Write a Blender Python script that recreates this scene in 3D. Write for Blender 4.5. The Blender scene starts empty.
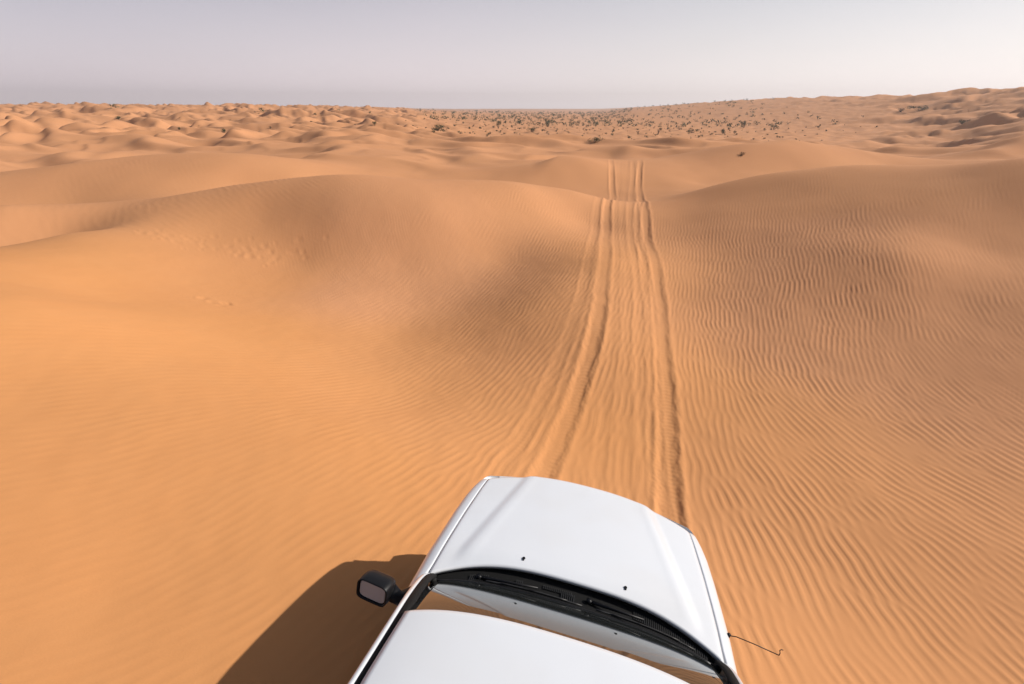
import bpy, bmesh, math, random
import numpy as np
from mathutils import Vector, Matrix

S = bpy.context.scene
COL = S.collection
CAM_Z = 3.72

# ------------------------------------------------------------------ noise
_rs = np.random.RandomState(7)
_perm = _rs.permutation(512).astype(np.int64)
_ga = _rs.rand(512) * 2 * np.pi
_gx, _gy = np.cos(_ga), np.sin(_ga)

def perlin(x, y, seed=0):
    xi = np.floor(x).astype(np.int64); yi = np.floor(y).astype(np.int64)
    xf = x - xi; yf = y - yi
    u = xf*xf*xf*(xf*(xf*6-15)+10); v = yf*yf*yf*(yf*(yf*6-15)+10)
    def g(ix, iy, fx, fy):
        h = _perm[(_perm[(ix + seed*37) & 511] + iy) & 511]
        return _gx[h]*fx + _gy[h]*fy
    a = g(xi, yi, xf, yf); b = g(xi+1, yi, xf-1, yf)
    c = g(xi, yi+1, xf, yf-1); d = g(xi+1, yi+1, xf-1, yf-1)
    return (a + u*(b-a)) * (1-v) + (c + u*(d-c)) * v      # about -0.7..0.7

def fbm(x, y, seed, octv=3, lac=2.03, gain=.5):
    s = 0; a = 1
    for k in range(octv):
        s = s + a*perlin(x, y, seed+k); x = x*lac+3.1; y = y*lac-1.7; a *= gain
    return s

def sstep(a, b, x):
    t = np.clip((x-a)/(b-a), 0, 1); return t*t*(3-2*t)

# ------------------------------------------------------------------ the near dunes: surveyed heights (x, y, z)
CP = [(-0.45, 2.66, 0.04), (-1.06, 0.06, 0.429), (-0.75, 1.36, 0.235), (1.09, 2.27, -0.144), (0.49, -0.33, 0.245), (0.79, 0.97, 0.051), (-3.04, 1.82, 0.62), (-4.35, 3.35, 0.85), (-5.43, 4.63, 1.1), (-6.51, 5.98, 1.5), (-8.47, 8.05, 1.4), (-2.87, 2.51, 0.45), (-3.83, 4.44, 0.72), (-6.07, 9.16, 0.32), (-6.65, 7.59, 0.9), (-8.09, 12.85, 0.6), (-8.69, 10.9, 0.85), (-3.54, 7.49, 0.05), (-2.3, 4.41, 0.35), (-1.66, 6.36, -0.22), (-5.47, 12.57, 0.15), (-3.81, 10.42, -0.15), (-2.32, 9.48, -0.46), (-2.91, 12.67, 0.12), (-0.32, 13.16, -0.02), (-1.39, 10.45, -0.4), (0.92, 13.76, 0.24), (2.14, 11.83, 0.36), (1.46, 8.57, -0.06), (1.04, 10.32, 0.12), (1.32, 6.28, -0.52), (2.13, 5.92, -0.62), (1.91, 4.57, -0.58), (0.34, 4.8, -0.36), (-0.77, 5.03, -0.12), (3.19, 6.42, -0.62), (3.29, 3.33, -0.62), (4.26, 2.55, -0.62), (6.43, 4.95, -0.52), (6.67, 5.21, -0.5), (5.62, 5.98, -0.58), (4.59, 6.79, -0.58), (3.82, 8.16, -0.48), (3.69, 10.34, -0.12), (3.27, 4.7, -0.62), (4.71, 4.68, -0.6), (-10.59, 10.2, 1.098), (-10.88, 12.0, 0.953), (-10.93, 14.5, 0.95), (-10.31, 16.0, 1.246), (-8.97, 16.5, 1.446), (-7.34, 16.5, 1.629), (-5.33, 16.2, 1.757), (-2.61, 16.6, 1.556), (0.27, 17.4, 1.29), (2.27, 18.6, 0.914), (3.51, 20.5, 0.395), (4.53, 20.0, 0.362), (5.72, 20.5, 0.317), (7.2, 19.8, 0.844), (9.1, 19.2, 1.428), (11.29, 17.6, 1.906), (13.22, 16.3, 2.099), (15.05, 15.5, 2.151), (-4.75, 14.0, 1.019), (-2.31, 14.3, 0.961), (0.24, 15.1, 0.599), (-7.16, 14.4, 0.941), (3.74, 16.2, 0.276), (2.56, 16.5, 0.212), (-12.3, 12.2, 0.42), (-12.2, 13.4, 0.42), (-17.5, 17.2, 0.35), (-16.0, 16.8, 0.4), (-10.0, 21.0, 0.1), (-5.0, 21.0, 0.2), (-6.0, 26.0, 0.25), (0.0, 24.5, -0.1), (3.0, 25.5, -0.2), (-14.35, 14.3, 1.21), (-13.21, 14.7, 1.026), (-15.77, 18.6, 0.383), (-19.72, 20.0, 1.001), (-15.34, 20.3, 0.923), (-21.63, 22.3, 1.502), (-19.07, 22.3, 1.582), (-15.33, 22.3, 1.382), (-12.3, 23.0, 1.391), (-10.0, 23.0, 0.89), (5.6, 24.8, -0.255), (6.24, 28.0, 0.069), (2.5, 27.0, 0.05), (9.57, 28.0, 0.069), (6.44, 31.5, 0.615), (8.54, 31.5, 0.531), (4.33, 31.0, 0.914), (1.59, 30.0, 0.79), (-1.83, 30.0, 0.466), (12.35, 35.0, 0.986), (14.15, 33.0, 0.967), (19.01, 37.0, 2.049), (23.8, 38.0, 1.808), (15.07, 35.5, 1.567), (29.51, 39.0, 1.691), (10.0, 28.0, 0.0), (16.0, 30.0, 0.2), (24.0, 33.0, 0.3), (30.0, 30.0, 0.7), (33.0, 42.0, 1.1), (-28.0, 38.0, 0.6), (-15.0, 40.0, 0.3), (-5.0, 42.0, 0.5), (8.0, 40.0, -0.2), (16.0, 45.0, 0.2), (25.0, 47.0, 0.4), (-30.0, 10.0, 1.2), (-20.0, 5.0, 1.4), (-12.0, 2.0, 1.3), (-8.0, -6.0, 1.2), (0.0, -8.0, 0.9), (8.0, -5.0, 0.2), (6.0, 0.0, -0.5), (12.0, 2.0, -0.4), (8.0, 2.0, -0.72), (8.6, 4.0, -0.52), (20.0, 6.0, 1.1), (30.0, 12.0, 2.0), (36.0, 24.0, 1.2), (0.0, -20.0, 0.6), (15.0, -15.0, 0.6), (-15.0, -15.0, 1.0), (-40.0, 25.0, 1.2), (4.8, 8.8, -0.274), (4.8, 10.6, 0.032), (4.8, 12.4, 0.119), (4.8, 14.2, 0.204), (4.8, 16.0, 0.287), (6.6, 7.0, -0.381), (6.6, 8.8, -0.035), (6.6, 10.6, 0.437), (6.6, 12.4, 0.523), (6.6, 14.2, 0.608), (6.6, 16.0, 0.681), (6.6, 17.8, 0.684), (8.4, 5.2, -0.338), (8.4, 7.0, -0.062), (8.4, 8.8, 0.238), (8.4, 10.6, 0.892), (8.4, 12.4, 0.977), (8.4, 14.2, 1.066), (8.4, 16.0, 1.138), (10.2, 5.2, -0.038), (10.2, 7.0, 0.267), (10.2, 8.8, 0.577), (10.2, 10.6, 0.911), (10.2, 12.4, 1.447), (10.2, 14.2, 1.541), (10.2, 16.0, 1.612), (12.0, 5.2, 0.343), (12.0, 7.0, 0.608), (12.0, 8.8, 0.927), (12.0, 10.6, 1.243), (12.0, 12.4, 1.924), (12.0, 14.2, 2.023), (13.8, 5.2, 0.734), (13.8, 7.0, 0.985), (13.8, 8.8, 1.278), (13.8, 10.6, 1.602), (13.8, 12.4, 2.404), (13.8, 14.2, 2.508), (15.6, 5.2, 1.132), (15.6, 7.0, 1.396), (15.6, 8.8, 1.644), (15.6, 10.6, 1.957), (15.6, 12.4, 2.276)]
_P = np.array(CP, float)
_n = len(_P)
def _k(d2): return np.where(d2 > 1e-12, .5*d2*np.log(np.maximum(d2, 1e-12)), 0)
def _solve():
    xy = _P[:, :2]*.1
    d2 = ((xy[:, None]-xy[None])**2).sum(-1)
    A = np.zeros((_n+3, _n+3)); A[:_n, :_n] = _k(d2) + np.eye(_n)*1.2e-3
    A[:_n, _n] = 1; A[:_n, _n+1:] = xy; A[_n:, :_n] = A[:_n, _n:].T
    return np.linalg.solve(A, np.concatenate([_P[:, 2], [0, 0, 0]]))
_W = _solve()
def near_exact(x, y):
    X = x*.1; Y = y*.1
    h = _W[_n] + _W[_n+1]*X + _W[_n+2]*Y
    for i in range(_n):
        h = h + _W[i]*_k((X-_P[i, 0]*.1)**2 + (Y-_P[i, 1]*.1)**2)
    return h

class Field:
    """a smooth field sampled on a grid and read back with cubic interpolation"""
    def __init__(s, fn, ext, step):
        s.e, s.d = ext, step; g = np.arange(-ext-3*step, ext+3.5*step, step); s.n = len(g); s.o = g[0]
        X, Y = np.meshgrid(g, g); s.g = [f.reshape(X.shape) for f in fn(X.ravel(), Y.ravel())]
    def __call__(s, x, y):
        u = (np.clip(x, -s.e, s.e)-s.o)/s.d; v = (np.clip(y, -s.e, s.e)-s.o)/s.d
        i = np.floor(u).astype(np.int64); j = np.floor(v).astype(np.int64); a = u-i; b = v-j
        def wts(t): return (-.5*t+t*t-.5*t**3, 1-2.5*t*t+1.5*t**3, .5*t+2*t*t-1.5*t**3, -.5*t*t+.5*t**3)
        wa, wb = wts(a), wts(b); out = []
        for g in s.g:
            r = 0
            for q in range(4):
                row = 0
                for p in range(4): row = row + wa[p]*g[j+q-1, i+p-1]
                r = r + wb[q]*row
            out.append(r)
        return out
_NF = Field(lambda x, y: [near_exact(x, y)], 62, .3)
def near_h(x, y): return _NF(x, y)[0]

# ------------------------------------------------------------------ the far dune field
def dunes(x, y, L, seed, skew=.5, ani=1.7, sharp=.05):
    """wind dunes about L metres apart with crests across the wind and a steeper left lee side, about 0..1"""
    c, s = math.cos(math.radians(52)), math.sin(math.radians(52))
    x, y = x*c+y*s, -x*s+y*c                    # x now runs down the wind
    X = x/L; Y = y/(L*ani)
    X = X + .42*perlin(X*.8+9, Y*.8, seed+20); Y = Y + .30*perlin(X*.8, Y*.8+5, seed+21)
    def f(X):
        n = perlin(X*.62, Y*.62, seed)
        r = np.clip(1 - np.sqrt(n*n+sharp*sharp)*2.6, 0, 1)
        m = np.clip(.62 + 1.1*perlin(X*.5+4, Y*.5, seed+3), 0, 1.2)
        return r*m
    h = f(X); h = f(X + skew*h); h = f(X + skew*h)
    return h

def waves(x, y, L, seed, warp=1.0, rot=50):
    """linked, winding dune crests about L metres apart, lee side towards the lower left; 0..1"""
    a = math.radians(rot); u = x*math.sin(a)+y*math.cos(a); v = x*math.cos(a)-y*math.sin(a)
    ph = u/L + warp*(1.15*perlin(u/(2.1*L), v/(1.5*L), seed) + .5*perlin(u/(.9*L)+7, v/(.8*L), seed+1))
    ph = ph*2*np.pi; ph = ph + .45*np.sin(ph)
    h = .5+.5*np.sin(ph)
    m = np.clip(.55+1.25*perlin(u/(1.7*L)+3, v/(1.2*L), seed+2), .05, 1.25)
    return h**1.25*m

def base_far(x, y):
    r = np.hypot(x, y); az = np.degrees(np.arctan2(x, y))
    left = sstep(2, -14, az)*sstep(-178, -150, az)
    right = sstep(10, 40, az)*sstep(178, 150, az)
    plain = .2 - 3.2*sstep(55, 115, r) - 1.0*sstep(250, 900, r)
    # the rise on the left and the long far rise on the right, given by the slope of their skylines
    el = np.interp(az, [-60, -45, -20, -10, -5], [.006, .004, .002, -.003, -.008])
    L = .2 + (3.4+el*330)*sstep(70, 330, r)*left - 4*sstep(600, 1500, r)
    sm = lambda X, Y: sum(np.interp(az+d, X, Y) for d in (-6, -4, -2, 0, 2, 4, 6))/7
    er = sm([8, 14, 20, 25, 30, 36, 43, 60], [-.008, .000, .0085, .0130, .0140, .0155, .019, .022])
    r0 = sm([12, 30, 46], [230, 150, 70]); r1 = sm([12, 30, 46], [640, 420, 240])
    t = sstep(0, 1, (r-r0)/(r1-r0))
    R = plain + (3.7+er*r1-plain)*t*np.where(az > 8, 1, 0)
    az_r = sstep(8, 13, az)*sstep(178, 140, az)
    near_r = 1.2*sstep(36, 46, az)*sstep(30, 50, r)
    return plain*(1-left)*(1-az_r) + L*left + (R+near_r)*az_r, left, right

def far_h(x, y):
    r = np.hypot(x, y)
    b, left, right = base_far(x, y)
    az = np.degrees(np.arctan2(x, y))
    # the flat plain: between the dune fields, its right end reaches under the far rise
    flat = (1-left)*sstep(62, 105, r)*sstep(38, 30, az + 6*perlin(x/40, y/40, 19))
    flat = flat*(1-.75*sstep(240, 420, r)*sstep(13, 20, az))
    A = (1-flat*.9)
    k = .55+.25*sstep(50, 110, r)
    h = b + A*(k*(1.5*waves(x, y, 12.5, 3) + .72*waves(x+40, y-13, 7, 11, 1.1, 35) + .16*waves(x, y, 3.6, 16, 1.2, 70) - .75) + .9*fbm(x/26, y/20, 6, 2))
    h = h + A*left*(1.45*waves(x, y, 23, 5, 1.1, 60)*sstep(60, 140, r) + 1.0*waves(x+7, y, 10, 14, 1.2, 30)*sstep(45, 80, r) - 1.3*sstep(60, 140, r))
    h = h + A*right*(2.1*waves(x, y, 30, 8, 1.1, 35) + 1.4*waves(x, y, 15, 18, 1.1, 55) + .7*waves(x, y, 8, 28, 1.1, 40) - 1.6)*sstep(60, 130, r)
    h = h + 1.1*fbm(x/160, y/160, 15, 2)*sstep(300, 700, r)
    h = h + flat*.40*np.clip(perlin(x/3.1, y/3.1, 33)*1.6, -.1, 1)     # hummocks round the shrubs
    return h

# ------------------------------------------------------------------ wheel tracks
LANES = [([(-0.01, 5.23), (0.44, 6.61), (0.92, 7.82), (1.55, 10.44), (2.31, 14.08), (3.2, 18.99)], 0.007, 0.1), ([(0.47, 5.23), (0.94, 6.61), (1.36, 7.68), (1.9, 9.79), (2.65, 14.08), (3.53, 18.99), (4.98, 25.4), (5.72, 30.09)], 0.019, 0.12), ([(2.03, 5.01), (2.3, 6.08), (2.52, 7.05), (3.1, 9.79), (3.88, 14.08), (4.87, 18.99), (6.31, 25.4), (7.33, 30.09)], 0.021, 0.12), ([(1.77, 5.23), (2.1, 6.86), (2.66, 9.79), (3.45, 14.08), (4.39, 18.99), (5.92, 25.4), (6.93, 30.09)], 0.007, 0.1), ([(1.14, 5.14), (1.51, 6.86), (2.15, 9.79), (2.97, 14.08), (3.87, 18.99), (5.28, 25.4), (6.18, 30.09)], 0.003, 0.08), ([(1.46, 5.14), (1.83, 6.86), (2.4, 9.79), (3.19, 14.08), (4.13, 18.99), (5.62, 25.4), (6.58, 30.09)], 0.003, 0.08), ([(1.88, 5.01), (2.29, 6.86), (2.91, 9.79), (3.65, 14.08), (4.65, 18.99), (6.56, 25.4), (7.56, 30.09)], 0.012, 0.09)]
def lane_x(pts, y):
    ys = [p[1] for p in pts]; xs = [p[0] for p in pts]
    x = np.interp(y, ys, xs)
    sl = (xs[-1]-xs[-2])/(ys[-1]-ys[-2]); x = np.where(y > ys[-1], xs[-1]+(y-ys[-1])*sl, x)
    sl = (xs[1]-xs[0])/(ys[1]-ys[0]); return np.where(y < ys[0], xs[0]+(y-ys[0])*sl, x)

def tracks(x, y):
    """height change and a 0..1 mask of disturbed sand"""
    dh = np.zeros_like(x); m = np.zeros_like(x)
    env = sstep(-3, -1, y)*sstep(35, 32, y)
    for i, (pts, depth, w) in enumerate(LANES):
        # smoothed centre line
        cx = (lane_x(pts, y-.9)+lane_x(pts, y)+lane_x(pts, y+.9)+lane_x(pts, y-.45)+lane_x(pts, y+.45))/5
        cx = cx + .10*perlin(y*.33, y*0+i*7.3, 51+i) + .016*perlin(y*2.2, y*0+i*3.3, 61+i)
        d = (x-cx)/w
        edge = 1+.35*perlin(y*.5+i*7, d*.3, 69+i)+.3*perlin(y*3.0+i*11, d*1.2, 70+i)
        rut = -np.exp(-(np.abs(d)/edge)**4)
        berm = .8*np.exp(-((d-1.55)/.42)**2)*(1+.6*perlin(x*4, y*2.5, 75+i)) + .7*np.exp(-((d+1.55)/.42)**2)*(1+.6*perlin(x*4+9, y*2.5, 85+i))
        tread = .10*np.sin(2*np.pi*(y/.085 + np.abs(d)*.45))*np.exp(-(np.abs(d)/.8)**6)*(.6+perlin(x*1.5, y*.8, 91+i))
        crumble = (.35*perlin(x*9, y*4, 95+i)+.2*perlin(x*21, y*13, 98+i))*np.exp(-((np.abs(d)-1.2)/.7)**2)
        dep = depth*np.clip(1+1.1*perlin(y*.3, y*0+i*2.3, 66), .3, 1.6)
        dh += env*(sstep(21.5, 19.5, y) if i in (0, 6) else 1)*dep*(rut+berm*.75+tread+crumble)
        m = np.maximum(m, env*min(1, depth/.02)*np.exp(-(np.abs(d)/2.1)**4))
    return dh, m

# ------------------------------------------------------------------ wind ripples
# crest azimuth (deg, clockwise from +Y) and strength at places on the ground: (x, y, az, strength)
RIP = [(-5.5, 3, 66, .38), (-4, 5.5, 54, .42), (-2.4, 4.2, 36, .34), (-1.1, 6, 31, .8), (.2, 8.5, 28, 1.0), (-2.2, 8.5, 36, .85), (-3, 2, 45, .3), (-4.5, 8, 42, .55), (-2.2, 6, 36, .7),
       (1.2, 6, 16, .6), (2.8, 7, 13, .8), (2.5, 3.5, 4, 1.), (3.6, 4, 0, 1.), (3.6, 2, -4, 1.), (5.5, 4.7, -26, .95), (6.5, 3, -30, .8),
       (4.6, 6.2, -6, .95), (6.6, 9.2, 22, 1.5), (9.4, 8.7, 16, 1.6), (5.2, 9, 18, 1.4), (8, 6.5, -8, 1.3), (5, 13, 20, 1.0), (8, 12, 24, 1.4), (12, 11, 22, 1.4), (10.5, 14.5, 26, .5), (14, 14, 26, .5),
       (8, 20, 26, .12), (16, 22, 24, .15), (-.3, 13.4, 26, 1.3), (-3, 15, 22, 1.9), (-6, 18, 18, 1.2), (-6, 11, 28, .65), (-3.5, 11, 26, 1.7), (-1.5, 12.5, 24, 1.7), (-9, 14, 25, .5), (-9, 8, 42, .3), (2.5, 13, 16, .7), (1.5, 17, 18, 1.2),
       (-10, 11, 30, .2), (-14, 20, 20, .3), (-16, 26, 20, .45), (4, 20, 15, .3), (7, 32, 20, .5), (20, 40, 20, .6), (0, -5, 20, .7), (-10, -8, 40, .6), (10, -6, 0, .8), (-30, 30, 20, .5), (30, 20, 20, .5)]
_R = np.array(RIP, float)
def _rf(x, y):
    ws = 0; az = 0; st = 0
    for rx, ry, ra, s in RIP:
        L = 1.1+.12*math.hypot(rx, ry)
        w = 1/(((x-rx)**2+(y-ry)**2)/(L*L)+.08)**1.6
        ws = ws+w; az = az+w*ra; st = st+w*s
    return [az/ws, st/ws]
_RF = Field(_rf, 62, .4)
# ripple relief: many short wave packets, each turned to the local wind, summed on a 1 cm grid
RX0, RX1, RY0_, RY1_, RD = -21.0, 25.0, -3.0, 27.0, .0125
def ripple_grid():
    nx, ny = int((RX1-RX0)/RD), int((RY1_-RY0_)/RD)
    G = np.zeros((ny, nx), np.float32); rs = np.random.RandomState(4)
    N = int((RX1-RX0)*(RY1_-RY0_)*32)
    X = rs.uniform(RX0, RX1, N); Y = rs.uniform(RY0_, RY1_, N)
    az, st = _RF(X, Y); az = az + 7*perlin(X*.3, Y*.3, 41) + rs.randn(N)*5.5
    lam = .114 - .012*sstep(1.5, -3, X)*sstep(9, 7, Y) + .022*sstep(2, -1, X)*sstep(8, 11, Y) - .022*sstep(7, 10.5, Y+.35*X)
    lam = lam*(1+.10*perlin(X*.5, Y*.5, 42))
    sa, sc = .27, .175; H = int(.92/RD); g = np.arange(-H, H+1)*RD; GX, GY = np.meshgrid(g, g)
    aq = np.round(az/3).astype(int); lq = np.round((lam-.06)/.006).astype(int); pq = rs.randint(0, 12, N)
    cache = {}
    ii = ((X-RX0)/RD).astype(int); jj = ((Y-RY0_)/RD).astype(int)
    order = np.lexsort((pq, lq, aq))
    for k in order:
        key = (aq[k], lq[k], pq[k])
        if key not in cache:
            cache.clear()
            a = math.radians(aq[k]*3); u = GX*math.cos(a)-GY*math.sin(a); v = GX*math.sin(a)+GY*math.cos(a)
            cache[key] = (np.exp(-u*u/(2*sc*sc)-v*v/(2*sa*sa))*np.cos(2*np.pi*(u/(.06+lq[k]*.006)+pq[k]/12))).astype(np.float32)
        P = cache[key]; i, j = ii[k], jj[k]
        i0, i1, j0, j1 = max(0, i-H), min(nx, i+H+1), max(0, j-H), min(ny, j+H+1)
        G[j0:j1, i0:i1] += P[j0-(j-H):j1-(j-H), i0-(i-H):i1-(i-H)]
    G /= G[200:-200, 200:-200].std()
    G = np.tanh(G*.95)
    return G
RG = ripple_grid()
def ripples(x, y, tm):
    _, st = _RF(x, y)
    ny, nx = RG.shape
    u = np.clip((x-RX0)/RD, 0, nx-1.01); v = np.clip((y-RY0_)/RD, 0, ny-1.01)
    i = u.astype(np.int64); j = v.astype(np.int64); fu = u-i; fv = v-j
    i = np.minimum(i, nx-2); j = np.minimum(j, ny-2)
    g = (RG[j, i]*(1-fu)+RG[j, i+1]*fu)*(1-fv) + (RG[j+1, i]*(1-fu)+RG[j+1, i+1]*fu)*fv
    edge = sstep(RX0, RX0+4, x)*sstep(RX1, RX1-4, x)*sstep(RY0_, RY0_+2, y)*sstep(RY1_, RY1_-5, y)
    g = g + .38*(g*g-.45)                       # sharp crests, flat troughs
    patch = .85+.45*perlin(x*.45, y*.45, 46)+.3*perlin(x*1.3, y*1.3, 47)
    lam = 1 - .22*sstep(1.5, -3, x)*sstep(12, 9, y) - .16*sstep(7, 10.5, y+.35*x)
    return .0040*lam*st*np.clip(patch, .3, 1.5)*g*(1-.85*tm)*edge, st

def height(x, y, detail=True):
    r = np.hypot(x, y)
    q_ = sstep(2, 9, np.degrees(np.arctan2(x, y)))*sstep(60, 50, np.degrees(np.arctan2(x, y)))
    w = sstep(27, 43, r - 9*q_ + 4*perlin(x/14, y/14, 77))
    # behind the camera the survey is thin: fall back to dunes sooner
    w = np.maximum(w, sstep(14, 30, r)*sstep(2, -12, y))
    h = np.zeros_like(x); a = w < 1; b = w > 0
    if a.any(): h[a] += near_h(x[a], y[a])*(1-w[a])
    if b.any(): h[b] += far_h(x[b], y[b])*w[b]
    h = h + .035*fbm(x/2.6, y/2.6, 25, 2)*sstep(3, 8, r) + .05*sstep(10, 25, r)*fbm(x/5, y/5, 27, 2)
    if not detail: return h
    q = r < 60
    if q.any():
        th, tm = tracks(x[q], y[q])
        rp, st = ripples(x[q], y[q], tm)
        h[q] += th + rp*sstep(60, 28, r[q])
        h[q] += (.007*perlin(x[q]*1.9, y[q]*1.9, 31) + .0035*perlin(x[q]*5.3, y[q]*4.1, 32))*sstep(25, 8, r[q])
    # scuffs and foot pits in the bowl on the left
    for sx, sy, n, sp in SCUFF:
        rs = random.Random(int(sx*100))
        near = ((x-sx)**2+(y-sy)**2) < (sp*3)**2
        if near.any():
            xx = x[near]; yy = y[near]; d = np.zeros_like(xx)
            for k in range(n):
                px = sx+rs.gauss(0, sp); py = sy+rs.gauss(0, sp*.35); q = rs.uniform(.04, .09)
                e = ((xx-px)**2+(yy-py)**2)/(q*q)
                d += (-.010*np.exp(-e) + .003*np.exp(-((np.sqrt(e)-1.6)/.5)**2))
            h[near] += d
    return h
SCUFF = [(-5.7, 9.2, 11, .16), (-6.5, 12.3, 6, .3), (-8.4, 12.6, 26, .8), (-6.6, 12.8, 20, .8)]

def build_ground(mat, hi=True):
    c = 1.0 if hi else 2.2
    dense = np.linspace(-65, 65, int(1850/c)+1)
    rest = np.linspace(65, 295, 140)[1:-1]
    az = np.radians(np.concatenate([dense, rest]))
    rr = [0.25]
    while rr[-1] < 2600:
        r = rr[-1]
        rr.append(r + c*min(max(r*r/(3.7*550)*.8, .013), .0095*r+.002 if r < 700 else .03*r))
    rr = np.array(rr)
    A, Rr = np.meshgrid(az, rr)
    X = (Rr*np.sin(A)).ravel(); Y = (Rr*np.cos(A)).ravel()
    Z = np.empty_like(X)
    CH = 200000
    for i in range(0, len(X), CH):
        Z[i:i+CH] = height(X[i:i+CH], Y[i:i+CH])
    na = len(az); nr = len(rr)
    X = np.append(X, 0); Y = np.append(Y, 0); Z = np.append(Z, height(np.array([0.]), np.array([0.])))
    co = np.stack([X, Y, Z], 1).astype(np.float32)
    i = np.arange(nr-1)[:, None]*na; j = np.arange(na)[None]; j1 = (j+1) % na
    q = np.stack([i+j, i+na+j, i+na+j1, i+j1], -1).reshape(-1, 4)[:, ::-1]
    tri = np.stack([np.full(na, len(X)-1), np.arange(na), (np.arange(na)+1) % na], 1)[:, ::-1]
    # orientation: make normals face up
    loops = np.concatenate([q.ravel(), tri.ravel()]).astype(np.int32)
    starts = np.concatenate([np.arange(len(q))*4, len(q)*4+np.arange(na)*3]).astype(np.int32)
    tot = np.concatenate([np.full(len(q), 4), np.full(na, 3)]).astype(np.int32)
    me = bpy.data.meshes.new('sand_ground')
    me.vertices.add(len(co)); me.vertices.foreach_set('co', co.ravel())
    me.loops.add(len(loops)); me.loops.foreach_set('vertex_index', loops)
    me.polygons.add(len(starts)); me.polygons.foreach_set('loop_start', starts); me.polygons.foreach_set('loop_total', tot)
    me.polygons.foreach_set('use_smooth', np.ones(len(starts), bool))
    me.update(calc_edges=True)
    if me.polygons[len(q)//2].normal.z < 0: me.flip_normals()
    # how far the sand turns pinkish tan: rises with ripple strength, rightwards and with distance
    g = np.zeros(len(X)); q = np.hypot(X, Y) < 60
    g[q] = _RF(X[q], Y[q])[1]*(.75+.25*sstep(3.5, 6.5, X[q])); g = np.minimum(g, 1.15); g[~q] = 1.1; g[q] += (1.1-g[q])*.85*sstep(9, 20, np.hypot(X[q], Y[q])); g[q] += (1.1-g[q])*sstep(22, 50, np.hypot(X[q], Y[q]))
    at = me.attributes.new('tan_mix', 'FLOAT', 'POINT'); at.data.foreach_set('value', g.astype(np.float32))
    me.materials.append(mat)
    o = bpy.data.objects.new('sand_ground', me); COL.objects.link(o); o['kind'] = 'structure'
    print('ground verts', len(co), 'rows', nr, 'cols', na)
    return o

# ------------------------------------------------------------------ the car (its own frame: x right, y forward, z up from the tyre soles)
GH = 1.20                       # height of the rear edge of the hood above the soles
def grid_mesh(name, P, mat, parent, thick=0, smooth=True, flip=False, closed_u=False, mask=None):
    """P: (nu, nv, 3) array of points -> one mesh"""
    P = np.asarray(P, float); nu, nv = P.shape[:2]
    vs = [tuple(p) for p in P.reshape(-1, 3)]
    fs = []
    for i in range(nu if closed_u else nu-1):
        for j in range(nv-1):
            if mask is not None and not mask(i, j): continue
            a = i*nv+j; b = ((i+1) % nu)*nv+j
            f = (a, b, b+1, a+1)
            fs.append(f[::-1] if flip else f)
    return raw_mesh(name, vs, fs, mat, parent, thick, smooth)

def raw_mesh(name, vs, fs, mat, parent, thick=0, smooth=True):
    me = bpy.data.meshes.new(name); me.from_pydata([(v[0], v[1], v[2]) for v in vs], [], fs); me.update()
    for p in me.polygons: p.use_smooth = smooth
    me.materials.append(mat)
    o = bpy.data.objects.new(name, me); COL.objects.link(o)
    if parent: o.parent = parent
    if thick:
        m = o.modifiers.new('skin', 'SOLIDIFY'); m.thickness = abs(thick); m.offset = -1 if thick > 0 else 1
        m.use_even_offset = False
    return o

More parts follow.
